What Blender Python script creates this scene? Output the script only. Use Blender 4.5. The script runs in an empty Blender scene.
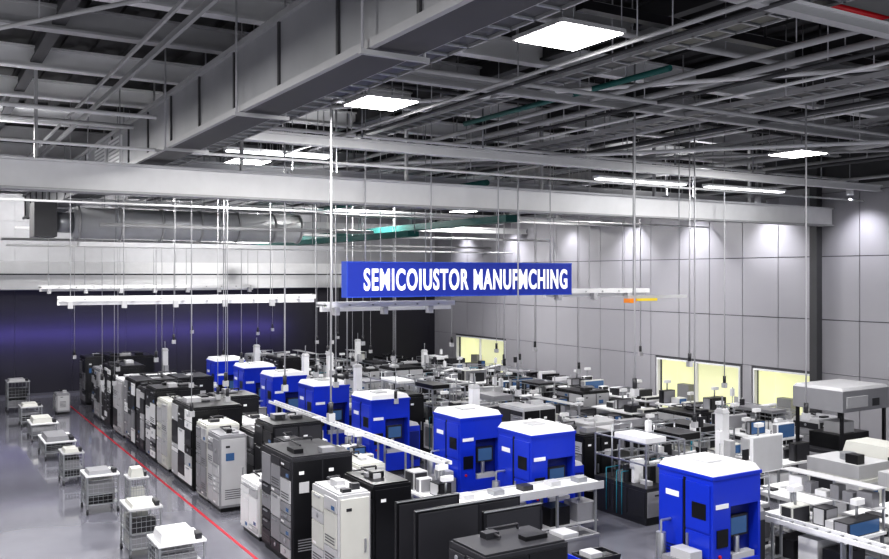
import bpy, math, random
from mathutils import Vector, Matrix
rng = random.Random(7)
S = bpy.context.scene
S.view_settings.view_transform = 'Standard'
try: S.view_settings.look = 'Medium High Contrast'
except Exception: S.view_settings.look = 'None'

# ---------------------------------------------------------------- materials
MATS = {}
def mat(name, col, rough=0.5, metal=0.0, emit=0.0, noise=0.08, nscale=3.0, ecol=None, bump=0.0):
    m = bpy.data.materials.new(name); m.use_nodes = True
    nt = m.node_tree; b = nt.nodes['Principled BSDF']
    b.inputs['Roughness'].default_value = rough
    b.inputs['Metallic'].default_value = metal
    tc = nt.nodes.new('ShaderNodeTexCoord')
    n = nt.nodes.new('ShaderNodeTexNoise'); n.inputs['Scale'].default_value = nscale
    n.inputs['Detail'].default_value = 4
    nt.links.new(tc.outputs['Object'], n.inputs['Vector'])
    r = nt.nodes.new('ShaderNodeMix'); r.data_type = 'RGBA'
    r.inputs[6].default_value = tuple(max(0, c*(1-noise)) for c in col)+(1,)
    r.inputs[7].default_value = tuple(min(1, c*(1+noise)) for c in col)+(1,)
    nt.links.new(n.outputs['Fac'], r.inputs[0])
    nt.links.new(r.outputs[2], b.inputs['Base Color'])
    if bump > 0:
        bp = nt.nodes.new('ShaderNodeBump'); bp.inputs['Strength'].default_value = bump
        nt.links.new(n.outputs['Fac'], bp.inputs['Height']); nt.links.new(bp.outputs['Normal'], b.inputs['Normal'])
    if emit > 0:
        b.inputs['Emission Color'].default_value = (ecol or col)+(1,)
        b.inputs['Emission Strength'].default_value = emit
    MATS[name] = m
    return m

mat('black', (0.008,0.008,0.010), 0.32)
mat('charcoal', (0.024,0.024,0.029), 0.42)
mat('darkgrey', (0.09,0.09,0.10), 0.5)
mat('grey', (0.24,0.24,0.26), 0.5)
mat('lightgrey', (0.45,0.45,0.47), 0.45)
mat('white', (0.80,0.80,0.82), 0.4)
mat('cream', (0.55,0.55,0.52), 0.45)
mat('blue', (0.010,0.036,0.48), 0.28, nscale=1.5)
mat('navy', (0.006,0.016,0.17), 0.4)
mat('silver', (0.50,0.51,0.54), 0.35, 0.8, nscale=2)
mat('steel', (0.34,0.35,0.37), 0.4, 0.6)
mat('ductgrey', (0.36,0.365,0.38), 0.42, 0.15, nscale=0.8, noise=0.3)
mat('ductlight', (0.50,0.51,0.53), 0.4, 0.2, nscale=1.2, noise=0.2)
mat('beamwhite', (0.72,0.72,0.73), 0.5)
mat('beamgrey', (0.40,0.40,0.41), 0.5)
mat('beamdark', (0.06,0.06,0.065), 0.55)
mat('deck', (0.050,0.049,0.052), 0.8)
mat('teal', (0.010,0.10,0.09), 0.5)
mat('red', (0.45,0.01,0.03), 0.5)
mat('pipered', (0.6,0.01,0.02), 0.4)
mat('yellow', (0.75,0.55,0.03), 0.5)
mat('orange', (0.8,0.25,0.02), 0.5)
mat('cyan', (0.02,0.22,0.30), 0.4)
mat('screen', (0.02,0.05,0.12), 0.15, emit=0.2, ecol=(0.15,0.3,0.6))
mat('lamp', (1,1,1), 0.5, emit=20.0, ecol=(1,0.99,0.97))
mat('tube', (1,1,1), 0.5, emit=4.0, ecol=(0.95,0.97,1))
mat('signblue', (0.009,0.030,0.33), 0.45)
mat('signedge', (0.03,0.08,0.5), 0.4)
mat('signwhite', (0.9,0.9,0.92), 0.5, emit=0.4, ecol=(1,1,1))
mat('panel', (0.35,0.345,0.372), 0.45, nscale=0.4, noise=0.07)
mat('seam', (0.09,0.09,0.10), 0.7)
mat('darkwall', (0.020,0.019,0.028), 0.5, nscale=0.5)
mat('greywall', (0.50,0.50,0.52), 0.6)
mat('roomglow', (0.72,0.72,0.46), 0.6, emit=0.55, ecol=(0.87,0.88,0.56))  # yellow room walls; emission stands in for the lighting inside the rooms

def floor_mat():
    m = bpy.data.materials.new('epoxy_floor'); m.use_nodes = True
    nt = m.node_tree; b = nt.nodes['Principled BSDF']
    tc = nt.nodes.new('ShaderNodeTexCoord')
    n = nt.nodes.new('ShaderNodeTexNoise'); n.inputs['Scale'].default_value = 0.5; n.inputs['Detail'].default_value = 6
    nt.links.new(tc.outputs['Object'], n.inputs['Vector'])
    cr = nt.nodes.new('ShaderNodeValToRGB')
    cr.color_ramp.elements[0].color = (0.165,0.165,0.198,1); cr.color_ramp.elements[0].position = 0.3
    cr.color_ramp.elements[1].color = (0.22,0.219,0.258,1); cr.color_ramp.elements[1].position = 0.7
    nt.links.new(n.outputs['Fac'], cr.inputs[0]); nt.links.new(cr.outputs[0], b.inputs['Base Color'])
    mr = nt.nodes.new('ShaderNodeMapRange'); mr.inputs[3].default_value = 0.06; mr.inputs[4].default_value = 0.18
    nt.links.new(n.outputs['Fac'], mr.inputs[0]); nt.links.new(mr.outputs[0], b.inputs['Roughness'])
    b.inputs['Coat Weight'].default_value=0.6; b.inputs['Coat Roughness'].default_value=0.06
    MATS['floor'] = m
floor_mat()

# ---------------------------------------------------------------- mesh builder
class B:
    def __init__(s, name, loc=(0,0,0), rot=0.0):
        s.name=name; s.loc=loc; s.rot=rot; s.v=[]; s.f=[]; s.m=[]; s.sm=[]; s.ml=[]
    def mi(s, n):
        if n not in s.ml: s.ml.append(n)
        return s.ml.index(n)
    def hexa(s, vs, m):
        k=len(s.v); s.v += vs; i=s.mi(m)
        for q in ((0,3,2,1),(4,5,6,7),(0,1,5,4),(1,2,6,5),(2,3,7,6),(3,0,4,7)):
            s.f.append(tuple(k+a for a in q)); s.m.append(i); s.sm.append(False)
    def box(s, x0,x1,y0,y1,z0,z1, m):
        s.hexa([(x0,y0,z0),(x1,y0,z0),(x1,y1,z0),(x0,y1,z0),(x0,y0,z1),(x1,y0,z1),(x1,y1,z1),(x0,y1,z1)],m)
    def taper(s, x0,x1,y0,y1,z0,z1, t, m):
        s.hexa([(x0,y0,z0),(x1,y0,z0),(x1,y1,z0),(x0,y1,z0),(x0+t,y0+t,z1),(x1-t,y0+t,z1),(x1-t,y1-t,z1),(x0+t,y1-t,z1)],m)
    def cyl(s, p0,p1,r, m, n=8, r2=None):
        p0=Vector(p0); p1=Vector(p1); d=(p1-p0).normalized()
        a = Vector((0,0,1)) if abs(d.z)<0.9 else Vector((1,0,0))
        u=d.cross(a).normalized(); w=d.cross(u)
        r2 = r if r2 is None else r2
        k=len(s.v); i=s.mi(m)
        for P,R in ((p0,r),(p1,r2)):
            for j in range(n):
                t=2*math.pi*j/n
                s.v.append(tuple(P+u*math.cos(t)*R+w*math.sin(t)*R))
        for j in range(n):
            j2=(j+1)%n
            s.f.append((k+j,k+n+j,k+n+j2,k+j2)); s.m.append(i); s.sm.append(True)
        s.f.append(tuple(k+j for j in range(n))); s.m.append(i); s.sm.append(False)
        s.f.append(tuple(k+n+j for j in reversed(range(n)))); s.m.append(i); s.sm.append(False)
    def path(s, pts, r, m, n=8):
        for a,b in zip(pts[:-1], pts[1:]): s.cyl(a,b,r,m,n)
    def done(s, bevel=0.0, parent=None):
        me=bpy.data.meshes.new(s.name); me.from_pydata(s.v,[],s.f)
        for n in s.ml: me.materials.append(MATS[n])
        for p,i,q in zip(me.polygons,s.m,s.sm): p.material_index=i; p.use_smooth=q
        me.update()
        o=bpy.data.objects.new(s.name, me); S.collection.objects.link(o)
        o.location=s.loc; o.rotation_euler=(0,0,s.rot)
        if bevel>0:
            md=o.modifiers.new('bevel','BEVEL'); md.width=bevel; md.segments=2; md.limit_method='ANGLE'; md.angle_limit=math.radians(50)
        if parent: o.parent=parent
        return o

# ---------------------------------------------------------------- room shell
XL,XR,YF,YB,ZC = -8.0,26.0,-6.0,44.0,9.9
b=B('floor'); b.box(XL-0.3,XR+1.5,YF,YB+0.3,-0.2,0,'floor'); b.done()
b=B('floor_marking'); b.box(5.7,5.765,4,42,0,0.004,'red'); b.done()
b=B('ceiling'); b.box(XL-0.3,XR+1.5,YF,YB+0.3,ZC,ZC+0.2,'deck')
x=XL
while x<XR:
    b.box(x,x+0.22,YF,YB,ZC-0.07,ZC,'deck'); x+=0.55
b.done()
b=B('wall_left'); b.box(XL-0.3,XL,YF,YB,0,ZC,'greywall'); b.done()
b=B('wall_back')
b.box(XL,XR,YB,YB+0.3,0,ZC,'greywall')
x=XL+0.02
while x<XR:
    x2=min(x+2.39,XR)
    b.box(x,x2,YB-0.04,YB-0.002,0.1,4.8,'darkwall')
    for z0,z1 in ((6.1,7.9),(7.93,9.6)):
        b.box(x,x2,YB-0.04,YB-0.002,z0,z1,'greywall')
    x+=2.4
b.done()
b=B('trim_lintel'); b.box(XL,XR-4,YB-0.9,YB-0.045,4.85,5.5,'beamwhite'); b.box(XL,XR-4,YB-0.85,YB-0.045,5.5,5.56,'beamdark'); b.box(XL,XR-4,YB-1.0,YB-0.045,5.56,6.1,'beamwhite')
b.done()
b=B('baseboard_back'); b.box(XL,XR,YB-0.08,YB-0.041,0,0.12,'darkgrey'); b.done()
WINS=[(19.0,21.4),(22.0,26.2),(36.9,41.6)]
WT=2.15; WB=0.08
b=B('wall_right')
ys=[YF]
for a,c in WINS: ys+=[a,c]
ys.append(YB)
for i in range(0,len(ys),2): b.box(XR,XR+0.25,ys[i],ys[i+1],0,ZC,'seam')
for a,c in WINS: b.box(XR,XR+0.25,a,c,WT,ZC,'seam'); b.box(XR,XR+0.25,a,c,0,WB,'seam')
y=YF
W=1.55
while y<YB-0.05:
    y2=min(y+W-0.03,YB)
    for z0,z1 in ((WT+0.1,4.0),(4.03,6.1),(6.13,8.2)):
        b.box(XR-0.04,XR-0.001,y,y2,z0,z1,'panel')
    segs=[(y,y2)]
    for a,c in WINS:
        ns=[]
        for p,q in segs:
            if c+0.08<=p or a-0.08>=q: ns.append((p,q)); continue
            if p<a-0.1: ns.append((p,a-0.08))
            if q>c+0.1: ns.append((c+0.08,q))
        segs=ns
    for p,q in segs: b.box(XR-0.04,XR-0.001,p,q,0.12,WT+0.08,'panel')
    y+=W
b.box(XR-0.12,XR-0.001,YF,YB,8.22,8.42,'beamgrey')
b.box(XR-0.05,XR-0.001,YF,YB,8.42,ZC,'beamdark')
b.done()
for i,(a,c) in enumerate(WINS):
    b=B('window_%d'%(i+1))
    fr='white'
    b.box(XR-0.06,XR+0.1,a,a+0.06,WB,WT,fr); b.box(XR-0.06,XR+0.1,c-0.06,c,WB,WT,fr)
    b.box(XR-0.06,XR+0.1,a+0.06,c-0.06,WT-0.06,WT,fr); b.box(XR-0.06,XR+0.1,a+0.06,c-0.06,WB,WB+0.06,fr)
    n=max(1,round((c-a)/2.0))
    for k in range(1,n):
        yy=a+(c-a)*k/n; b.box(XR-0.05,XR+0.08,yy-0.02,yy+0.02,WB+0.06,WT-0.06,fr)
    b.box(XR+1.1,XR+1.15,a+0.01,c-0.01,0.0,WT,'roomglow')
    b.box(XR+0.26,XR+1.1,a+0.005,a+0.03,0,WT,'roomglow'); b.box(XR+0.26,XR+1.1,c-0.03,c-0.005,0,WT,'roomglow')
    b.box(XR+0.26,XR+1.1,a+0.03,c-0.03,WT-0.03,WT,'white')
    b.box(XR+0.7,XR+0.75,a+0.2,a+0.9,0.0,0.9,'lightgrey'); b.box(XR+0.6,XR+0.95,c-1.1,c-0.5,0.0,1.1,'grey')
    b.done()
b=B('structural_column'); b.box(25.55,25.83,18.5,18.78,0,ZC,'beamdark'); b.box(25.5,25.88,18.45,18.83,0,0.1,'steel'); b.done(0.01)

# ---------------------------------------------------------------- ceiling structure
def ibeam_x(b, y,z0,z1,x0,x1,w,m):
    t=0.04
    b.box(x0,x1,y-w/2,y+w/2,z0,z0+t,m); b.box(x0,x1,y-w/2,y+w/2,z1-t,z1,m); b.box(x0,x1,y-0.03,y+0.03,z0+t,z1-t,m)
def ibeam_y(b, x,z0,z1,y0,y1,w,m):
    t=0.04
    b.box(x-w/2,x+w/2,y0,y1,z0,z0+t,m); b.box(x-w/2,x+w/2,y0,y1,z1-t,z1,m); b.box(x-0.03,x+0.03,y0,y1,z0+t,z1-t,m)
b=B('ceiling_joists')
for i,y in enumerate([3,5.6,8.0,10.6,13,15.1,18.0,21.0,24.6,28,31.5,35,38.5,41.5]):
    ibeam_x(b,y,9.35,9.75,XL,XR,0.24,'beamwhite' if i in (4,6,7,8,10) else 'beamgrey')
for x in (-5,-1.5,2.0,6.0,10.0,14.0,18.0,22.0):
    ibeam_y(b,x,9.45,9.83,YF,YB,0.2,'beamdark')
b.done()
b=B('main_girder'); b.box(XL,XR-0.13,18.15,18.45,7.15,7.65,'beamwhite'); b.box(XL,XR-0.13,18.08,18.52,7.65,7.70,'beamwhite'); b.box(XL,XR-0.13,18.08,18.52,7.10,7.15,'beamgrey')
for x in range(-6,26,4): b.box(x,x+0.06,18.25,18.35,7.7,9.4,'beamgrey')
b.done(0.008)
b=B('secondary_girder')
ibeam_x(b,16.5,8.1,8.3,4.5,XR-0.13,0.2,'beamwhite')
for x in range(5,26,3): b.cyl((x,16.5,8.35),(x,16.5,9.4),0.02,'steel')
ibeam_x(b,12.4,8.6,8.75,4.6,XR-0.13,0.16,'beamgrey')
ibeam_x(b,20.8,8.0,8.18,4.6,XR-0.13,0.18,'beamgrey')
ibeam_x(b,24.5,7.9,8.1,4.6,XR-0.13,0.2,'beamwhite')
ibeam_x(b,29.5,7.7,7.9,4.6,XR-0.13,0.2,'beamwhite')
ibeam_x(b,35,7.5,7.75,4.6,XR-0.13,0.22,'beamwhite')
for x in range(5,26,4):
    for y,z in ((12.4,8.7),(20.8,8.1),(24.5,8.1),(29.5,7.9),(35,7.7)): b.cyl((x,y,z),(x,y,9.9),0.014,'lightgrey')
b.done()
b=B('gantry_beam'); b.box(4.9,14.0,6.52,6.68,8.5,8.6,'beamgrey'); b.box(4.9,14,6.48,6.72,8.6,8.63,'beamwhite')
for x in (5.4,9,13): b.cyl((x,6.6,8.6),(x,6.6,9.9),0.02,'steel')
b.done()
b=B('black_rail'); b.box(7.4,11.6,8.77,8.93,8.93,9.05,'black'); b.box(12.0,16.5,8.77,8.93,8.93,9.05,'black')
for x in (7.6,11,12.3,16): b.cyl((x,8.85,9.0),(x,8.85,9.9),0.02,'black')
b.done()
b=B('sprinkler_pipe'); b.cyl((10.2,7.5,9.15),(16,7.5,9.15),0.05,'pipered',10); b.cyl((10.2,7.5,9.15),(10.2,7.5,9.9),0.04,'pipered',10); b.cyl((15.9,7.5,9.15),(15.9,7.5,9.9),0.04,'pipered',10); b.done()
b=B('ventilation_duct')
b.box(4.0,4.45,-2,40,7.86,8.72,'ductgrey')
y=-2
while y<40:
    b.box(3.97,4.48,y,y+0.05,7.82,8.76,'beamdark'); y+=1.8
b.box(3.93,4.0,-2,40,7.78,7.87,'beamgrey'); b.box(3.93,4.0,-2,40,8.7,8.78,'beamgrey'); b.box(4.0,4.55,-2,40,7.8,7.86,'beamdark')
for y in (20.3,22.1): 
    b.box(3.955,3.995,y,y+1.4,8.0,8.6,'beamwhite')
    for q in range(6): b.box(3.945,3.955,y+0.1,y+1.3,8.06+q*0.09,8.09+q*0.09,'steel')
for y in range(0,40,4):
    for x in (3.88,4.6): b.cyl((x,y,7.75),(x,y,9.9),0.015,'lightgrey')
    b.box(3.85,4.65,y-0.03,y+0.03,7.72,7.77,'beamgrey')
b.box(3.3,3.36,-2,40,9.0,9.1,'beamgrey'); b.box(2.9,2.94,-2,40,8.9,8.96,'beamgrey')
b.done()
b=B('cable_tray')
for (x,z,w) in ((5.0,7.95,0.34),(5.75,8.45,0.35),(9.2,8.7,0.4),(13.2,8.6,0.45),(18.8,8.95,0.5)):
    b.box(x-w/2,x-w/2+0.03,-2,40,z,z+0.09,'beamgrey'); b.box(x+w/2-0.03,x+w/2,-2,40,z,z+0.09,'beamgrey')
    y=-2
    while y<40: b.box(x-w/2,x+w/2,y,y+0.04,z,z+0.02,'steel'); y+=0.4
    b.box(x-w/2+0.05,x+w/2-0.06,-2,40,z+0.02,z+0.06,'black')
    for y in range(0,40,5):
        for s in (-1,1): b.cyl((x+s*w/2,y,z),(x+s*w/2,y,9.9),0.012,'lightgrey',6)
b.done()
b=B('conduit_pipes')
G='beamgrey'; WH='beamwhite'
for (x,z,r,m) in ((4.62,8.2,0.04,G),(5.3,8.35,0.05,WH),(6.35,8.95,0.05,'beamdark'),(6.6,8.95,0.035,WH),(7.6,8.38,0.03,G),(8.2,8.5,0.03,'beamdark'),(9.7,8.9,0.05,G),
    (10.6,8.7,0.05,G),(11.3,8.55,0.035,'beamdark'),(11.7,8.8,0.06,G),(12.4,8.65,0.03,WH),(14.2,8.75,0.06,G),(15.2,8.7,0.05,'beamdark'),(16.2,8.9,0.06,G),(17,8.95,0.04,WH),(20.2,8.7,0.09,G),(21.4,8.5,0.05,'beamdark'),(23.2,8.8,0.1,G),(24.4,8.4,0.05,G)):
    b.cyl((x,-2,z),(x,41,z),r,m,8)
    for y in range(2,40,6): b.cyl((x,y,z),(x,y,9.9),0.01,'lightgrey',5)
for (y,z,r,m,x0) in ((9.6,9.0,0.05,G,5),(11.4,8.55,0.04,G,6),(14.2,8.95,0.04,'beamdark',4.5),(17.2,8.5,0.04,WH,-7),(19.2,8.6,0.05,G,-7),(22.4,8.3,0.05,'beamdark',4.5),(26.5,8.2,0.06,G,4.5),(31.5,7.9,0.06,G,4.5),(17.0,7.85,0.03,WH,-7),(23.3,7.3,0.03,WH,-7),(27.0,7.5,0.04,G,5),(33,7.1,0.05,WH,3),(38,6.9,0.05,G,3),(36,6.6,0.04,WH,3)):
    b.cyl((x0,y,z),(25.8,y,z),r,m,8)
    for x in range(6,25,5): b.cyl((x,y,z),(x,y,9.9),0.01,'lightgrey',5)
for p,q,r,m in (((5.6,17.5,8.75),(14.5,6.5,8.75),0.04,WH),((5.9,18,8.85),(15.2,6.7,8.85),0.03,'beamdark'),((7.5,24,8.4),(19,10.5,8.4),0.045,WH),((8.0,25,8.5),(19.6,11,8.5),0.03,G),((-2,20,9.2),(5.2,8,9.2),0.035,G),((9,26,8.6),(24,9.5,8.6),0.04,G)):
    b.cyl(p,q,r,m,8)
    for t in (0.1,0.5,0.9):
        c=[p[k]+(q[k]-p[k])*t for k in range(3)]; b.cyl(c,(c[0],c[1],9.9),0.01,'lightgrey',5)
b.done()
b=B('teal_duct')
b.box(14.8,15.25,21,40,7.05,7.25,'teal')
b.cyl((10.2,10,8.75),(10.2,16,8.75),0.05,'teal',10); b.cyl((12.8,19,7.9),(12.8,36,7.9),0.08,'teal',10)
b.box(13.2,13.6,24,41,6.7,6.87,'teal')
for y in range(23,40,4): b.cyl((15,y,7.2),(15,y,9.9),0.012,'steel',5); b.cyl((13.45,y+1,6.8),(13.45,y+1,9.9),0.012,'steel',5)
for y in (11,15): b.cyl((10.2,y,8.8),(10.2,y,9.9),0.015,'steel',5)
for y in (20,27,35): b.cyl((12.8,y,7.9),(12.8,y,9.9),0.015,'steel',5)
b.done()
b=B('exhaust_duct')
b.cyl((4.1,28,7.05),(11.2,28,7.05),0.46,'ductlight',20)
for x in (4.2,5.4,6.6,7.8,9.0,10.2,11.1): b.cyl((x,28,7.05),(x+0.07,28,7.05),0.50,'beamgrey',20)
b.box(3.0,3.6,27.4,28.6,6.6,7.6,'beamdark'); b.cyl((3.6,28,7.05),(4.1,28,7.05),0.3,'steel',16)
b.box(4,12,26.1,26.5,6.3,6.42,'beamwhite'); b.cyl((4.5,26.0,6.9),(13,26.0,6.9),0.06,'beamgrey',12)
for x in (5,8,11): 
    for y,z in ((28,7.4),(26.3,6.4),(26,6.9)): b.cyl((x,y,z),(x,y,9.9),0.015,'steel',5)
b.done()

# ceiling luminaires
def area(name,loc,sx,sy,e,col=(1,1,1),rot=(0,0,0)):
    l=bpy.data.lights.new(name,'AREA'); l.shape='RECTANGLE'; l.size=sx; l.size_y=sy; l.energy=e; l.color=col
    o=bpy.data.objects.new(name,l); S.collection.objects.link(o); o.location=loc; o.rotation_euler=rot
    return o
ZL=8.4
LAMPS=[(0.15,10.9),(6.85,8.4),(6.8,13.3),(18.2,13.7),(0.9,20),(7.4,22),(14.5,6),(21.6,24.5),(21.6,34),(7.4,32),(0.9,30),(0.5,3),(13,38),(14.2,28.5)]
for (x,y) in LAMPS:
    h=B('ceiling_luminaire',(x,y,ZL))
    h.box(-0.49,0.49,-0.49,0.49,0.0,0.05,'beamgrey'); h.box(-0.46,0.46,-0.46,0.46,-0.012,0.0,'lamp')
    for sx in (-0.45,0.45):
        for sy in (-0.45,0.45): h.cyl((sx,sy,0.05),(sx,sy,1.5),0.008,'steel',5)
    p=h.done()
    area('luminaire_light',(x,y,ZL-0.03),0.9,0.9,510,(1.0,0.985,0.965))
for (x,y,e) in ((-2,14,80),(1,24,80),(8.0,19.0,55),(20,19.2,60)):  # upward fills with invented housings, added to brighten the ceiling steel
    area('ceiling_fill_light',(x,y,7.90),1.2,0.25,e,(1,1,1),(math.pi,0,0))
    h=B('fill_light_housing',(x,y,7.78)); h.box(-0.62,0.62,-0.14,0.14,0,0.1,'beamgrey'); h.cyl((-0.55,0,0.1),(-0.55,0,2.1),0.008,'steel',5); h.cyl((0.55,0,0.1),(0.55,0,2.1),0.008,'steel',5); h.done()

for (x0,x1,y,z) in ((6.2,8.8,20.0,8.35),(6.2,9.4,23.6,8.0),(15,18.2,17.3,7.95),(19.0,22.3,17.3,7.95),(17.5,21.5,21.2,7.9),(9,12,33,7.6)):
    h=B('linear_luminaire',(x0,y,z)); L=x1-x0
    h.box(0,L,-0.12,0.12,0.03,0.1,'beamwhite'); h.box(0.05,L-0.05,-0.1,0.1,0,0.03,'tube')
    h.cyl((0.3,0,0.1),(0.3,0,9.9-z),0.012,'steel',5); h.cyl((L-0.3,0,0.1),(L-0.3,0,9.9-z),0.012,'steel',5)
    h.done()
def srail(x0,x1,y,z,rot=0):
    h=B('suspended_service_rail',(x0,y,z),rot); L=x1-x0
    h.box(0,L,-0.25,-0.17,0.0,0.12,'beamwhite'); h.box(0,L,0.17,0.25,0.0,0.12,'beamwhite'); h.box(0,L,-0.06,0.06,-0.1,0.02,'white')
    x=0.0
    while x<L: h.box(x,x+0.05,-0.25,0.25,0.03,0.07,'steel'); x+=0.6
    x=0.3
    while x<L:
        h.cyl((x,0,0.05),(x,0,9.9-z),0.012,'lightgrey',5)
        h.box(x-0.06,x+0.06,-0.28,-0.1,-0.18,0.0,'lightgrey')
        x+=1.25
    h.done()
srail(3.1,9.6,23.6,4.85,-0.13); srail(8.1,11.6,18.9,4.75); srail(14.6,18.2,18.9,5.0)
srail(4.0,12.0,35,5.0)
h=B('hanging_sensor_bar',(14.3,15.4,4.95)); h.box(0,1.9,-0.06,0.06,0,0.07,'beamgrey'); h.box(0.0,0.2,-0.1,0.1,-0.1,0.0,'orange'); h.box(0.25,0.9,-0.08,0.08,-0.06,0,'yellow')
h.cyl((0.2,0,0.05),(0.2,0,4.95),0.012,'steel',5); h.cyl((1.7,0,0.05),(1.7,0,4.95),0.012,'steel',5); h.done()

# hanging sign
sg=B('hanging_sign',(8.18,17.6,5.0))
SW=6.28; SH=0.8
sg.box(0,SW,-0.0,0.28,0,SH,'signblue'); sg.box(-0.02,0.0,0,0.28,0,SH,'signedge')
sg.box(0,SW,-0.015,0,0,0.025,'signedge'); sg.box(0,SW,-0.015,0,SH-0.025,SH,'signedge')
for x in (0.5,2.2,4.1,5.7): sg.cyl((x,0.14,SH),(x,0.14,9.9-5.0),0.014,'lightgrey',6)
so=sg.done()
fc=bpy.data.curves.new('lettering','FONT'); fc.body='SEMICOIUSTOR MANUFMCHING'; fc.size=0.6; fc.extrude=0.010; fc.offset=0.014; fc.align_x='LEFT'; fc.space_character=1.14
fo=bpy.data.objects.new('lettering',fc); S.collection.objects.link(fo)
fo.data.materials.append(MATS['signwhite'])
bpy.context.view_layer.update()
w=fo.dimensions.x; hgt=fo.dimensions.y
fo.parent=so; fo.rotation_euler=(math.pi/2,0,0); fo.scale=((SW-0.55)/w,0.5/hgt,1); fo.location=(0.38,-0.018,0.17)

def drop(name,x,y,zb,r=0.016,m='lightgrey'):
    h=B(name,(x,y,0)); h.cyl((0,0,zb),(0,0,9.9),r,m,6); h.cyl((0,0,zb-0.2),(0,0,zb),0.045,'charcoal',8); h.box(-0.06,0.06,-0.06,0.06,zb-0.34,zb-0.2,'lightgrey'); h.done()
for (x,y,z) in ((15,11.1,3.0),(16,14.9,2.2),(12,12.7,3.5),(12.7,17.5,2.9),(6.5,14.7,3.2),(7,18.3,3.3),(17,16.0,3.5),(20,17.5,2.6),(9.2,20.5,3.0),(9.7,20.9,3.0),(22,23,3),(18.5,24.5,3.2)):
    drop('power_drop_pole',x,y,z,0.018)
for i in range(34):
    x=rng.uniform(4.8,20); y=rng.uniform(20,40); drop('power_drop_pole',x,y,rng.uniform(2.2,3.4),0.010)

# ---------------------------------------------------------------- equipment
def rack(name,x,y,w,d,H,body,side,front,seed=0):
    r=random.Random(seed+int(x*10)+int(y*100)); h=B(name,(x,y,0))
    h.box(0.04,w-0.04,0.04,d-0.04,0,0.1,'black'); h.box(0,w,0,d,0.1,H,body)
    n=max(1,round(d/0.6)); 
    for k in range(n):
        a=0.03+k*(d-0.03)/n; c=a+(d-0.03)/n-0.03
        z=0.16
        while z<H-0.1:
            dz=r.choice((0.12,0.2,0.3,0.45,0.6)); z2=min(z+dz,H-0.05)
            if z2-z<0.08: break
            mm=r.choice(side)
            h.box(-0.025,0,a,c,z,z2-0.025,mm)
            t=r.random()
            if t<0.35: h.box(-0.05,-0.025,(a+c)/2-0.12,(a+c)/2+0.12,z2-0.07,z2-0.045,'silver')
            elif t<0.6 and z2-z>0.25:
                for q in range(3): h.box(-0.032,-0.025,a+0.06,c-0.06,z+0.05+q*0.05,z+0.07+q*0.05,'darkgrey')
            elif t<0.75 and z2-z>0.15: h.cyl((-0.04,(a+c)/2,(z+z2)/2),(-0.025,(a+c)/2,(z+z2)/2),0.04,'silver',10)
            elif t<0.85 and z2-z>0.15: h.box(-0.03,-0.025,a+0.06,a+0.2,z+0.03,z+0.1,'screen')
            elif t<0.95: h.box(-0.03,-0.025,c-0.2,c-0.05,z+0.03,z+0.07,'white')
            z=z2
    n=max(1,round(w/0.7))
    for k in range(n):
        a=0.04+k*(w-0.04)/n; c=a+(w-0.04)/n-0.04
        h.box(a,c,-0.025,0,0.16,H-0.06,front)
        h.box(c-0.09,c-0.06,-0.06,-0.025,H*0.45,H*0.58,'silver')
        for q in range(5): h.box(a+0.08,c-0.12,-0.032,-0.025,0.3+q*0.05,0.32+q*0.05,'grey' if front=='black' else 'darkgrey')
        h.box(a+0.1,a+0.2,-0.03,-0.025,H*0.85,H*0.88,'white' if front in ('black','charcoal') else 'charcoal')
        if r.random()<0.5: h.box(a+0.1,a+0.3,-0.035,-0.025,H*0.68,H*0.78,'screen' if front!='black' else 'lightgrey')
    h.box(0.03,w-0.03,0.03,d-0.03,H,H+0.03,body)
    for k in range(r.randint(1,4)):
        bx=r.uniform(0.05,w*0.6); by=r.uniform(0.05,d*0.65); h.box(bx,bx+w*r.uniform(0.15,0.3),by,by+d*r.uniform(0.1,0.25),H+0.03,H+r.uniform(0.05,0.16),r.choice(('grey','lightgrey','charcoal','black')))
    h.path([(w*0.8,d*0.9,H),(w*0.8,d*0.9,H+0.1),(w*0.4,d*0.9,H+0.1),(w*0.4,d*0.5,H+0.08)],0.02,'charcoal',6)
    h.done(0.008)

rack('equipment_cabinet',6.1,13.5,0.6,1.1,1.8,'lightgrey',('lightgrey','cream'),'cream',1)
rack('equipment_cabinet',6.8,13.6,0.75,1.2,1.85,'black',('charcoal','black'),'black',2)
rack('control_cabinet',6.1,15.6,1.25,1.6,2.05,'charcoal',('lightgrey','charcoal','grey','grey'),'black',3)
rack('air_handling_unit',6.12,17.5,0.55,1.1,1.15,'white',('lightgrey','white'),'cream',4)
rack('control_cabinet',6.85,18.0,0.5,0.6,1.9,'charcoal',('black','charcoal'),'black',55)
rack('control_cabinet',6.95,18.9,1.2,1.2,2.1,'black',('black','charcoal'),'charcoal',5)
rack('equipment_cabinet',6.1,20.1,0.65,0.9,1.75,'grey',('grey','lightgrey'),'lightgrey',6)
rack('equipment_cabinet',6.1,21.1,0.8,0.9,1.85,'cream',('grey','lightgrey'),'lightgrey',63)
rack('server_rack',6.1,22.4,1.3,2.0,2.1,'black',('white','lightgrey','black','charcoal'),'black',7)
rack('equipment_cabinet',6.1,24.9,0.6,1.2,1.95,'cream',('lightgrey','cream'),'cream',8)
rack('equipment_cabinet',6.8,24.9,0.7,1.2,1.7,'grey',('lightgrey','grey'),'lightgrey',81)
rack('control_cabinet',6.1,26.3,1.3,1.2,2.15,'black',('charcoal','grey','white'),'black',9)
rack('server_rack',6.1,27.7,0.9,1.1,2.0,'charcoal',('lightgrey','charcoal'),'charcoal',10)
rack('control_cabinet',6.1,29.0,1.3,1.6,2.1,'black',('grey','charcoal','white'),'black',101)
rack('equipment_cabinet',6.1,31.0,1.2,1.5,1.9,'lightgrey',('lightgrey','black'),'grey',11)
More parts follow.
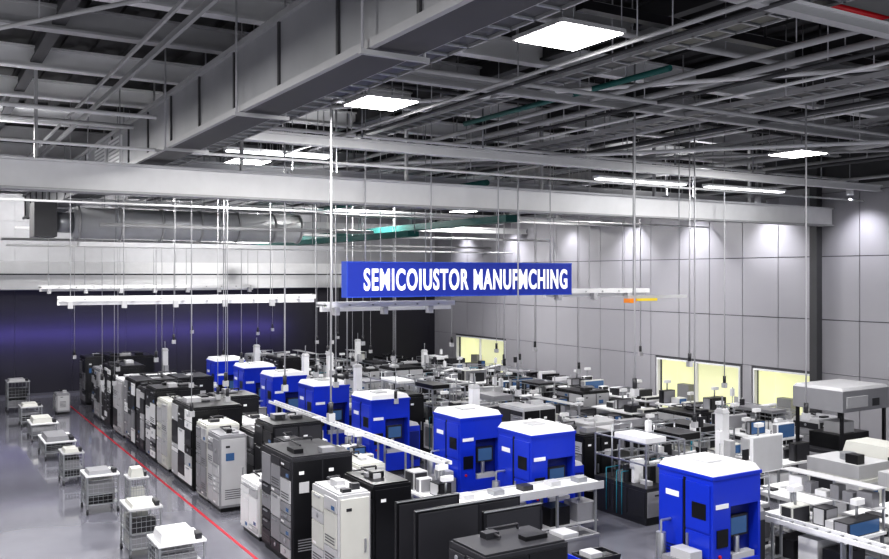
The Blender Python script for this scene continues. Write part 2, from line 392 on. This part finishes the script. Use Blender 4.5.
rack('control_cabinet',6.1,33.0,1.2,1.7,2.2,'black',('charcoal','black','white'),'black',12)
rack('server_rack',6.1,35.2,1.2,1.6,1.9,'grey',('lightgrey','charcoal'),'lightgrey',13)
rack('control_cabinet',6.9,37.5,1.75,1.4,2.15,'black',('charcoal','black'),'black',14)
rack('control_cabinet',6.3,39.6,1.6,1.4,2.0,'charcoal',('charcoal','grey'),'charcoal',15)
rack('control_cabinet',6.5,9.7,1.4,0.9,1.75,'charcoal',('black','charcoal'),'black',16)
def screens(x,y,n,H):
    h=B('display_panel',(x,y,0))
    for k in range(n):
        yy=k*0.6; 
        h.box(0,1.15,yy,yy+0.06,H-1.0,H,'black'); h.box(0.05,1.1,yy-0.012,yy,H-0.95,H-0.05,'charcoal'); h.box(0,1.15,yy-0.015,yy,H-0.02,H,'steel')
        h.cyl((0.3,yy+0.03,0.05),(0.3,yy+0.03,H-1.0),0.03,'charcoal',8); h.cyl((0.85,yy+0.03,0.05),(0.85,yy+0.03,H-1.0),0.03,'charcoal',8)
        h.box(0.2,0.95,yy-0.2,yy+0.24,0,0.05,'charcoal')
    h.done(0.006)
screens(6.4,11.4,2,2.0); screens(7.75,11.6,2,1.75)
rack('equipment_cabinet',7.2,20.9,1.1,1.2,1.6,'charcoal',('lightgrey','grey'),'grey',18)
rack('air_handling_unit',7.6,15.9,0.9,1.2,1.25,'lightgrey',('lightgrey','white'),'grey',19)
rack('equipment_cabinet',8.4,17.5,0.65,1.2,1.3,'cream',('lightgrey','white'),'lightgrey',20)
rack('equipment_cabinet',7.6,22.9,1.0,1.4,1.5,'white',('lightgrey','white'),'lightgrey',21)
rack('control_cabinet',7.7,25.4,1.2,1.3,1.9,'black',('charcoal','grey'),'black',22)
rack('equipment_cabinet',7.7,27.5,1.2,1.5,1.5,'lightgrey',('white','grey'),'white',23)
rack('control_cabinet',7.7,30,1.2,1.6,2.0,'black',('charcoal','grey'),'black',24)
rack('equipment_cabinet',7.6,33,1.2,1.6,1.7,'white',('white','grey'),'white',25)
rack('control_cabinet',12.4,33,0.9,1.6,2.2,'black',('charcoal','grey'),'black',26)
rack('control_cabinet',12.6,23.0,0.6,1.2,1.9,'black',('charcoal','grey'),'black',27)

# blue process tools
def bluetool(x,y,seed,s=1.0):
    r=random.Random(seed); h=B('blue_process_machine',(x,y,0)); W=1.18*s; D=1.25*s; H=2.17
    h.box(0.05,W-0.05,0.05,D-0.05,0,0.14,'charcoal')
    h.box(0,W,0.25,D,0.14,H-0.12,'blue')
    h.box(0,0.36*W,0,0.25,0.14,H-0.12,'blue')
    h.box(0.36*W,W,0,0.25,H*0.72,H-0.12,'blue')
    h.box(0.36*W,W,0.0,0.25,0.14,0.62,'blue')
    h.box(0.36*W,W-0.04,0.2,0.25,0.62,H*0.72,'navy')
    h.box(W-0.06,W,0,0.25,0.62,H*0.72,'blue')
    h.box(0.42*W,W-0.12,0.03,0.2,0.62,0.72,'lightgrey'); h.cyl((0.6*W,0.12,0.72),(0.6*W,0.12,1.0),0.05,'silver',10)
    h.box(0.46*W,W-0.16,0.14,0.2,0.98,1.35,'charcoal'); h.box(0.5*W,W-0.2,0.13,0.14,1.02,1.31,'screen')
    h.box(-0.02,W+0.02,-0.02,D+0.02,H-0.12,H-0.06,'blue'); h.taper(0.0,W,0.0,D,H-0.06,H+0.05,0.06,'white')
    h.box(W*0.3,W*0.6,D*0.35,D*0.65,H+0.05,H+0.08,'lightgrey')
    h.box(-0.02,0,0.06,D*0.48,0.35,1.1,'blue'); h.box(-0.02,0,0.06,D*0.48,1.14,1.95,'blue'); h.box(-0.02,0,D*0.54,D-0.06,0.35,1.95,'blue'); h.box(-0.006,0,D*0.485,D*0.535,0.3,2.0,'black')
    h.box(-0.03,-0.02,0.14,0.45,1.35,1.62,'black'); h.box(-0.024,-0.02,D*0.6,D*0.85,1.62,1.72,'white'); h.box(-0.05,-0.02,D*0.5-0.1,D*0.5-0.06,0.8,1.05,'silver')
    for q in range(5): h.box(-0.026,-0.02,D*0.6,D*0.9,0.5+q*0.06,0.53+q*0.06,'navy')
    h.box(0.06,0.36*W-0.06,-0.012,0,1.55,1.63,'white'); h.box(0.08,0.36*W-0.08,-0.02,0,0.9,1.2,'black'); h.cyl((0.15,-0.03,0.75),(0.15,0,0.75),0.03,'red',10)
    h.box(W,W+0.5,0.3,D-0.1,0.1,1.25,'blue' if seed%2 else 'grey'); h.box(W+0.04,W+0.46,0.27,0.3,0.3,1.1,'navy' if seed%2 else 'charcoal'); h.taper(W+0.02,W+0.48,0.3,D-0.1,1.25,1.33,0.04,'lightgrey')
    h.box(-0.42,-0.06,0.1,0.75,0.1,0.7,'grey'); h.box(-0.38,-0.1,0.15,0.7,0,0.1,'black'); h.box(-0.44,-0.42,0.15,0.7,0.2,0.6,'charcoal'); h.box(-0.38,-0.1,0.15,0.6,0.7,0.86,'lightgrey'); h.cyl((-0.25,0.95,0),(-0.25,0.95,1.0),0.09,'silver',12); h.path([(-0.25,0.95,1.0),(-0.25,0.95,1.2),(-0.02,0.95,1.2)],0.025,'silver',6)
    h.path([(W+0.2,0.6,1.3),(W+0.2,0.6,1.75),(W-0.01,0.6,1.75)],0.035,'silver',8)
    h.path([(W+0.35,0.9,1.3),(W+0.35,0.9,1.95),(W-0.01,0.9,1.95)],0.025,'silver',8)
    h.done(0.012)
for i,(x,y) in enumerate(((11.5,10.3),(11.2,14.95),(11.1,17.6),(10.65,21.4),(10.45,24.9),(10.3,28.0),(10.35,31.1),(10.2,34.1))):
    bluetool(x,y,i)

def handler(x,y,w,d,H,seed,tall=True):
    r=random.Random(seed); h=B('wafer_handling_machine',(x,y,0))
    c=r.choice(('lightgrey','white','cream','grey','grey','charcoal'))
    h.box(0.03,w-0.03,0.03,d-0.03,0,0.1,'charcoal'); hb=r.uniform(0.7,0.95)
    h.box(0,w,0,d,0.1,hb,c)
    n=max(1,int(w/0.45))
    for k in range(n):
        a=w*k/n+0.03; e=w*(k+1)/n-0.03
        h.box(a,e,-0.02,0,0.18,hb-0.08,r.choice((c,'grey','charcoal','black'))); h.box((a+e)/2-0.06,(a+e)/2+0.06,-0.04,-0.02,hb-0.18,hb-0.15,'charcoal')
    n=max(1,int(d/0.45))
    for k in range(n):
        a=d*k/n+0.03; e=d*(k+1)/n-0.03
        h.box(-0.02,0,a,e,0.18,hb-0.08,r.choice((c,'grey','charcoal')))
    t=0.03
    xs=(0,w-t); ysv=[0,d-t] if d<1.6 else [0,d/2,d-t]
    for px in xs:
        for py in ysv: h.box(px,px+t,py,py+t,hb,H,'silver')
    for zz in ((hb+H)/2,H-t):
        for py in ysv: h.box(t,w-t,py,py+t,zz,zz+t,'silver')
        h.box(0,t,t,d-t,zz,zz+t,'silver'); h.box(w-t,w,t,d-t,zz,zz+t,'silver')
    for k in range(int(w*d*8)):
        bw=r.uniform(0.06,0.32); bd=r.uniform(0.06,0.32); bh=r.uniform(0.08,0.55)
        bx=r.uniform(0.05,max(0.06,w-bw-0.06)); by=r.uniform(0.05,max(0.06,d-bd-0.06))
        h.box(bx,bx+bw,by,by+bd,hb,min(H-0.05,hb+bh),r.choice(('white','charcoal','lightgrey','steel','black','grey','black','charcoal')))
    h.cyl((w*0.5,d*0.5,hb),(w*0.5,d*0.5,hb+0.3),0.09,'white',12); h.cyl((w*0.5,d*0.5,hb+0.3),(w*0.8,d*0.3,hb+0.42),0.05,'white',10); h.cyl((w*0.8,d*0.3,hb+0.42),(w*0.8,d*0.3,hb+0.12),0.03,'steel',8)
    if r.random()<0.5: h.box(0.0,w*0.5,0,d*0.6,H,H+r.uniform(0.03,0.16),r.choice(('white','grey','charcoal','black')))
    if tall: h.path([(w*0.7,d*0.8,hb),(w*0.7,d*0.8,H+0.2),(w*0.2,d*0.8,H+0.2),(w*0.2,d*0.8,hb)],0.02,'silver',6)
    for k in range(r.randint(1,2)):
        mx=r.uniform(0.1,w-0.1); my=r.uniform(0.1,d-0.1); mz=r.uniform(1.7,2.4) if tall else r.uniform(1.4,1.9)
        h.cyl((mx,my,hb),(mx,my,mz),0.018,'lightgrey',6); h.box(mx-0.06,mx+0.06,my-0.05,my+0.05,mz-0.3,mz-0.05,r.choice(('white','white','charcoal')))
    for k in range(4):
        yy=r.uniform(0.1,d-0.1); h.path([(w*0.3,yy,hb),(w*0.3,yy,hb+0.25),(-0.03,yy,hb+0.25),(-0.03,yy,0.1)],0.012,r.choice(('black','cyan','black')),5)
    h.done()

def bench(x,y,w,d,seed,shelf=True):
    r=random.Random(seed); h=B('laboratory_bench',(x,y,0))
    h.box(0,w,0,d,0.86,0.91,'white'); 
    for px in (0.03,w-0.08):
        for py in (0.03,d-0.08): h.box(px,px+0.05,py,py+0.05,0,0.86,'steel')
    h.box(0.03,w-0.03,0.05,d-0.05,0.25,0.28,'lightgrey')
    yy=0.1
    while yy<d-0.5: h.box(0.08,w*0.6,yy,yy+0.4,0.28,0.28+r.uniform(0.2,0.5),r.choice(('grey','charcoal','white','black'))); yy+=0.5
    y0=0.06
    while y0<d-0.3:
        L=r.uniform(0.15,0.4); ww=r.uniform(0.2,w-0.25); hh=r.uniform(0.08,0.45); x0=r.uniform(0.05,w-ww-0.08)
        c=r.choice(('white','lightgrey','charcoal','cream','black','black'))
        h.box(x0,x0+ww,y0,y0+L,0.91,0.91+hh,c)
        h.box(x0+0.03,x0+ww-0.03,y0-0.012,y0,0.93,0.91+hh-0.02,r.choice(('charcoal','screen','grey')))
        h.box(x0-0.012,x0,y0+0.03,y0+L-0.03,0.93,0.91+hh-0.02,r.choice(('grey','lightgrey','charcoal')))
        if r.random()<0.35: h.cyl((x0+ww/2,y0+L/2,0.91+hh),(x0+ww/2,y0+L/2,0.91+hh+0.25),0.025,'steel',8); h.box(x0+ww/2-0.1,x0+ww/2+0.15,y0+L/2-0.06,y0+L/2+0.06,0.91+hh+0.25,0.91+hh+0.35,'white')
        y0+=L+r.uniform(0.04,0.2)
    if shelf and r.random()<0.6:
        for py in (0.02,d/2,d-0.05): h.box(w-0.05,w-0.01,py,py+0.04,0.91,1.7,'silver')
        h.box(w-0.32,w,0,d,1.32,1.34,'lightgrey'); h.box(w-0.32,w,0,d,1.68,1.7,'lightgrey')
        yy=0.1
        while yy<d-0.3:
            L=r.uniform(0.12,0.3); h.box(w-0.28,w-0.06,yy,yy+L,1.34,1.34+r.uniform(0.1,0.28),r.choice(('white','black','charcoal','cream','grey'))); yy+=L+0.08
    h.done()

def column_tool(x,y,seed,k=1.0):
    h=B('inspection_column_machine',(x,y,0))
    h.box(0,0.8,0,0.8,0,0.85,'lightgrey'); h.box(0.05,0.75,-0.02,0,0.1,0.78,'grey'); h.box(-0.02,0,0.05,0.75,0.1,0.78,'grey')
    zt=2.3*k
    h.box(0.3,0.52,0.45,0.68,0.85,zt,'white'); h.taper(0.28,0.54,0.43,0.70,zt,zt+0.1,0.04,'lightgrey')
    h.box(0.33,0.49,0.25,0.45,1.3,1.7,'lightgrey'); h.cyl((0.41,0.33,1.05),(0.41,0.33,1.3),0.06,'charcoal',12); h.box(0.2,0.62,0.1,0.44,0.85,0.93,'steel')
    h.cyl((0.41,0.56,zt+0.1),(0.41,0.56,zt+0.4),0.02,'steel',8); h.box(0.58,0.78,0.1,0.14,1.25,1.5,'charcoal'); h.cyl((0.68,0.14,1.35),(0.5,0.5,1.35),0.02,'steel',6)
    h.done(0.006)

def frame_rack(x,y,w,d,H,seed):
    r=random.Random(seed); h=B('storage_rack',(x,y,0)); t=0.035
    for px in (0,w-t):
        for py in (0,d/2,d-t): h.box(px,px+t,py,py+t,0,H,'lightgrey')
    z=0.25
    while z<H-0.1:
        h.box(0,w,0,d,z,z+0.03,'lightgrey'); yy=0.06
        while yy<d-0.3:
            L=r.uniform(0.12,0.35)
            if r.random()<0.85: h.box(0.06,w-0.06,yy,yy+L,z+0.03,z+0.03+r.uniform(0.1,0.3),r.choice(('white','charcoal','lightgrey','black','cream','grey','black')))
            yy+=L+0.05
        z+=0.4
    h.done()

seed=100
rows=[(13.75,1.2,9.4,9),(15.5,1.4,13.6,9),(17.9,1.4,14.0,1.45),(20.4,1.4,16.2,1.3),(22.9,1.3,16.5,1.2)]
for x0,w0,ys0,hm in rows:
    y=ys0
    while y<40.5:
        seed+=1; r=random.Random(seed); t=r.random()
        if x0<14 and y<15.5 and t>=0.76: t=0.1
        L=r.uniform(1.2,2.3); low = hm<9 and 0.62<y/x0<2.1
        if t<0.40: handler(x0,y,w0,L,min(hm,r.uniform(1.25,1.9)) if low else r.uniform(1.3,2.0),seed,not low)
        elif t<0.62: bench(x0,y,w0,L+0.6,seed,not low); L+=0.6
        elif t<0.76: frame_rack(x0,y,0.9,L,min(hm+0.1,r.uniform(1.5,2.0)) if low else r.uniform(1.6,2.1),seed)
        elif t<0.87: column_tool(x0+0.2,y,seed,0.8 if low else 1.0); L=0.9
        else: rack(r.choice(('control_cabinet','equipment_cabinet')),x0,y,w0*0.9,L*0.7,min(hm,r.uniform(1.2,1.9)) if low else r.uniform(1.4,2.0),r.choice(('black','lightgrey','black')),('grey','lightgrey','charcoal'),r.choice(('charcoal','lightgrey','black')),seed)
        y+=L+r.uniform(0.2,0.5)
h=B('overhead_module_machine',(20.5,14.1,0))
h.box(0,1.9,0,1.4,0,0.9,'charcoal'); h.box(0.1,0.9,-0.02,0,0.15,0.8,'grey'); h.box(1.0,1.8,-0.02,0,0.15,0.8,'black'); h.box(-0.02,0,0.1,1.3,0.15,0.8,'grey')
for px in (0,1.82):
    for py in (0,1.32): h.box(px,px+0.08,py,py+0.08,0.9,1.95,'black')
h.box(0.3,1.6,0.3,1.2,0.9,1.3,'black'); h.box(0.5,1.1,0.4,0.9,1.3,1.6,'lightgrey'); h.box(-0.05,1.95,-0.05,1.45,1.95,2.5,'grey'); h.taper(-0.05,1.95,-0.05,1.45,2.5,2.58,0.06,'lightgrey'); h.box(0.1,1.0,-0.07,-0.05,2.05,2.35,'lightgrey'); h.box(1.2,1.5,-0.07,-0.05,2.05,2.25,'charcoal')
h.done(0.012)
for i,(y,d) in enumerate(((15.2,1.8),(19.0,1.7),(21.0,2.2),(23.6,2.0),(26.0,2.2),(28.6,2.2),(31.2,2.0),(33.6,2.2))):
    bench(9.1 if y<24 else 9.0,y,0.65,d,300+i,False)
column_tool(8.8,37.5,6); column_tool(12.45,30.9,7,1.05); column_tool(12.4,26.2,9,1.05); column_tool(12.3,36,9,1.05); column_tool(12.75,19.6,9,1.05)
def crate(x,y,w,d,H,m):
    h=B('storage_crate',(x,y,0)); t=0.03
    h.box(0,w,0,d,0,t,m); h.box(0,t,0,d,t,H,m); h.box(w-t,w,0,d,t,H,m); h.box(t,w-t,0,t,t,H,m); h.box(t,w-t,d-t,d,t,H,m)
    h.box(-0.015,0,0,d,H-0.05,H,m); h.box(0,w,-0.015,0,H-0.05,H,m); h.box(0.08,w*0.5,0.08,d-0.1,t,H+0.06,'lightgrey'); h.box(w*0.55,w-0.08,0.1,d*0.6,t,H-0.02,'charcoal')
    h.done(0.004)
crate(9.3,11.8,0.8,0.6,0.5,'blue'); crate(9.4,10.6,0.6,0.6,0.4,'lightgrey'); crate(10.2,11.9,0.7,0.5,0.5,'charcoal'); crate(10.3,12.8,0.9,0.6,0.6,'grey')
crate(13.9,8.0,0.7,0.6,0.5,'grey')

def conv_y(x,y0,y1,z,w=0.3):
    h=B('conveyor_rail',(x,y0,0)); L=y1-y0
    h.box(0,0.04,0,L,z-0.04,z+0.04,'white'); h.box(w-0.04,w,0,L,z-0.04,z+0.04,'white')
    y=0.1
    while y<L: h.cyl((0.04,y,z),(w-0.04,y,z),0.02,'silver',6); y+=0.25
    y=0.3
    while y<L:
        h.box(0.0,0.04,y,y+0.04,0,z-0.04,'steel'); h.box(w-0.04,w,y,y+0.04,0,z-0.04,'steel'); h.box(0.04,w-0.04,y,y+0.04,0.35,0.39,'steel'); y+=1.4
    h.done()
def conv_x(y,x0,x1,z,w=0.7):
    h=B('conveyor_table',(x0,y,0)); L=x1-x0
    h.box(0,L,0,w,z-0.07,z,'white'); h.box(0,L,-0.03,0,z-0.12,z+0.04,'lightgrey'); h.box(0,L,w,w+0.03,z-0.12,z+0.04,'lightgrey')
    x=0.1
    while x<L:
        h.box(x,x+0.05,0.02,0.07,0,z-0.07,'steel'); h.box(x,x+0.05,w-0.07,w-0.02,0,z-0.07,'steel'); x+=1.0
    h.box(0.1,L-0.1,0.04,w-0.04,0.4,0.43,'lightgrey')
    for k in range(int(L/0.7)):
        h.box(0.3+k*0.7,0.55+k*0.7,0.2,0.45,z,z+0.1,('charcoal','lightgrey','steel')[k%3]); h.box(0.2+k*0.7,0.7+k*0.7,0.1,0.55,0.43,0.8,('charcoal','black','grey')[k%3])
    h.done(0.004)
conv_y(9.78,16.2,27.0,1.45,0.22); conv_y(13.38,7.5,13.4,1.05,0.28)
conv_x(13.95,8.0,12.3,1.2,0.6)

def table(x,y,w,d):
    h=B('work_table',(x,y,0)); h.box(0,w,0,d,0.93,1.0,'lightgrey'); h.box(0.02,w-0.02,0.02,d-0.02,1.0,1.01,'white')
    for px in (0.05,w-0.11):
        for py in (0.05,d-0.11): h.box(px,px+0.06,py,py+0.06,0,0.93,'steel')
    h.box(0.05,w-0.05,0.05,d-0.05,0.3,0.34,'lightgrey'); h.box(0.2,0.8,0.2,0.8,0.34,0.8,'charcoal')
    h.box(w*0.6,w*0.8,d*0.5,d*0.7,1.01,1.12,'grey'); h.box(w*0.15,w*0.3,d*0.7,d*0.85,1.01,1.05,'charcoal')
    h.done(0.008)
table(15.1,8.2,1.5,2.2); table(15.1,11.0,1.3,1.6)
def white_machine(x,y):
    h=B('white_process_machine',(x,y,0))
    h.box(0.05,2.15,0.05,1.35,0,0.12,'charcoal'); h.box(0,2.2,0,1.4,0.12,1.05,'cream'); h.box(0,1.1,0.1,1.4,1.05,1.35,'lightgrey'); h.taper(1.15,2.2,0.1,1.4,1.05,1.6,0.12,'cream')
    for k in range(4): h.box(0.05+k*0.54,0.52+k*0.54,-0.02,0,0.2,0.98,'grey' if k%2 else 'lightgrey')
    h.box(0.15,0.5,-0.03,-0.02,0.5,0.8,'screen'); h.box(1.3,2.0,-0.03,-0.02,0.75,0.9,'charcoal')
    h.box(-0.02,0,0.1,0.65,0.2,0.98,'lightgrey'); h.box(-0.02,0,0.7,1.3,0.2,0.98,'charcoal'); h.cyl((0.5,0.7,1.35),(0.5,0.7,1.5),0.18,'steel',16)
    h.box(1.2,1.9,0.14,0.2,1.2,1.4,'charcoal'); h.box(0.1,0.35,0.2,0.5,1.35,1.55,'black')
    h.done(0.015)
white_machine(17.6,11.6); white_machine(17.5,9.8)
h=B('display_board',(15.5,12.8,0)); h.box(0,1.0,0,0.07,1.2,2.0,'white'); h.box(0.03,0.97,-0.01,0,1.23,1.97,'lightgrey'); h.cyl((0.5,0.03,0.04),(0.5,0.03,1.2),0.035,'steel',10); h.box(0.1,0.9,-0.15,0.22,0,0.04,'charcoal'); h.done(0.006)

def trolley(x,y,w,d,H,seed):
    r=random.Random(seed); h=B('instrument_trolley',(x,y,0)); t=0.03
    for px in (0,w-t):
        for py in (0,d-t):
            h.box(px,px+t,py,py+t,0.12,H,'steel'); h.cyl((px+t/2-0.02,py+t/2,0.06),(px+t/2+0.02,py+t/2,0.06),0.06,'charcoal',10); h.cyl((px+t/2,py+t/2,0.06),(px+t/2,py+t/2,0.13),0.015,'steel',6)
    for z in (0.2,0.5*H): h.box(0,w,0,d,z,z+0.025,'steel')
    for k in range(7):
        z=0.2+k*H*0.11; h.box(-0.004,0.004,t,d-t,z,z+0.01,'steel'); h.box(t,w-t,-0.004,0.004,z,z+0.01,'steel')
    for k in range(6):
        xx=t+(w-2*t)*k/6; h.box(xx,xx+0.008,-0.006,0.002,0.2,H,'steel'); yy=t+(d-2*t)*k/6; h.box(-0.006,0.002,yy,yy+0.008,0.2,H,'steel')
    top='white' if seed in (0,3,5,6) else 'lightgrey'
    h.box(-0.02,w+0.02,-0.02,d+0.02,H,H+0.04,top); h.taper(0.04,w*0.8,0.04,d*0.8,H+0.04,H+0.04+r.uniform(0.05,0.2),0.03,'white' if seed==0 else r.choice(('cream','lightgrey','grey')))
    h.box(w*0.82,w*0.95,0.05,d*0.4,H+0.04,H+0.14,'charcoal')
    for lv in (0.225,0.5*H+0.025):
        yy=0.04
        while yy<d-0.2:
            L=r.uniform(0.15,0.35); L=min(L,d-0.05-yy); h.box(0.04,w-0.04-r.uniform(0,0.1),yy,yy+L,lv,lv+H*r.uniform(0.2,0.33),r.choice(('charcoal','grey','lightgrey','cream','black','grey'))); yy+=L+0.02
    h.done(0.003)
for i,(x,y,w,d,H) in enumerate(((3.65,15.5,0.8,0.8,0.8),(3.6,17.6,0.6,0.9,0.95),(4.1,20.1,0.4,0.5,1.0),(3.45,21.5,0.7,0.8,0.85),(3.4,24.8,0.5,0.8,0.8),(3.4,28.4,0.85,1.6,0.5),(3.4,31.8,0.8,1.2,0.55),(3.4,35.0,0.7,0.9,0.7),(3.3,39.0,0.8,0.9,1.2))):
    trolley(x,y,w,d,H,i)
rack('equipment_cabinet',2.4,39.4,0.6,1.0,1.25,'lightgrey',('white','lightgrey'),'lightgrey',60)
rack('equipment_cabinet',4.9,37.5,0.5,0.8,0.8,'grey',('grey','lightgrey'),'lightgrey',61)

# ---------------------------------------------------------------- lights
area('wall_glow_light',(9.5,42.9,2.75),15,0.25,165,(0.26,0.20,1.0),(math.radians(90),0,0))
for x in (-2,4,10,16):  # fills and their housings added to lift the dark upper back wall
    area('back_wall_fill_light',(x,41.8,8.9),3,0.4,110,(1,0.99,0.98),(math.radians(38),0,0))
    h=B('back_wall_fill_housing',(x,41.8,8.95)); h.box(-1.5,1.5,-0.2,0.2,0.02,0.12,'beamgrey'); h.cyl((0,0,0.12),(0,0,0.95),0.015,'steel',6); h.done()
for y in (17,20.5,24,27.5,31.5,36,40.5):
    l=bpy.data.lights.new('wall_washer_light','SPOT'); l.energy=430; l.spot_size=math.radians(110); l.spot_blend=1.0; l.shadow_soft_size=0.15; l.color=(0.95,0.94,1)
    o=bpy.data.objects.new('wall_washer_light',l); S.collection.objects.link(o); o.location=(25.1,y,7.95); o.rotation_euler=(0,math.radians(-15),0)
    h=B('wall_washer',(25.1,y,8.0)); h.cyl((0,0,0),(0,0,0.22),0.11,'beamwhite',12); h.cyl((0,0,0.22),(0,0,1.9),0.015,'steel',6); h.done()
area('front_fill_light',(4,-4.5,5.0),16,5,430,(0.98,0.98,1.0),(math.radians(85),0,0))  # unseen fill added behind the camera to brighten camera-facing sides
w=bpy.data.worlds.new('hall_world'); S.world=w; w.use_nodes=True
w.node_tree.nodes['Background'].inputs[0].default_value=(0.75,0.8,0.9,1); w.node_tree.nodes['Background'].inputs[1].default_value=0.35

# ---------------------------------------------------------------- camera
cd=bpy.data.cameras.new('camera'); cd.lens=35.7; cd.sensor_width=36; cd.shift_y=-4.5/889; cd.clip_end=200
co=bpy.data.objects.new('camera',cd); S.collection.objects.link(co)
co.location=(0,0,5.5); co.rotation_euler=(math.radians(90),0,math.radians(-31.2)); S.camera=co
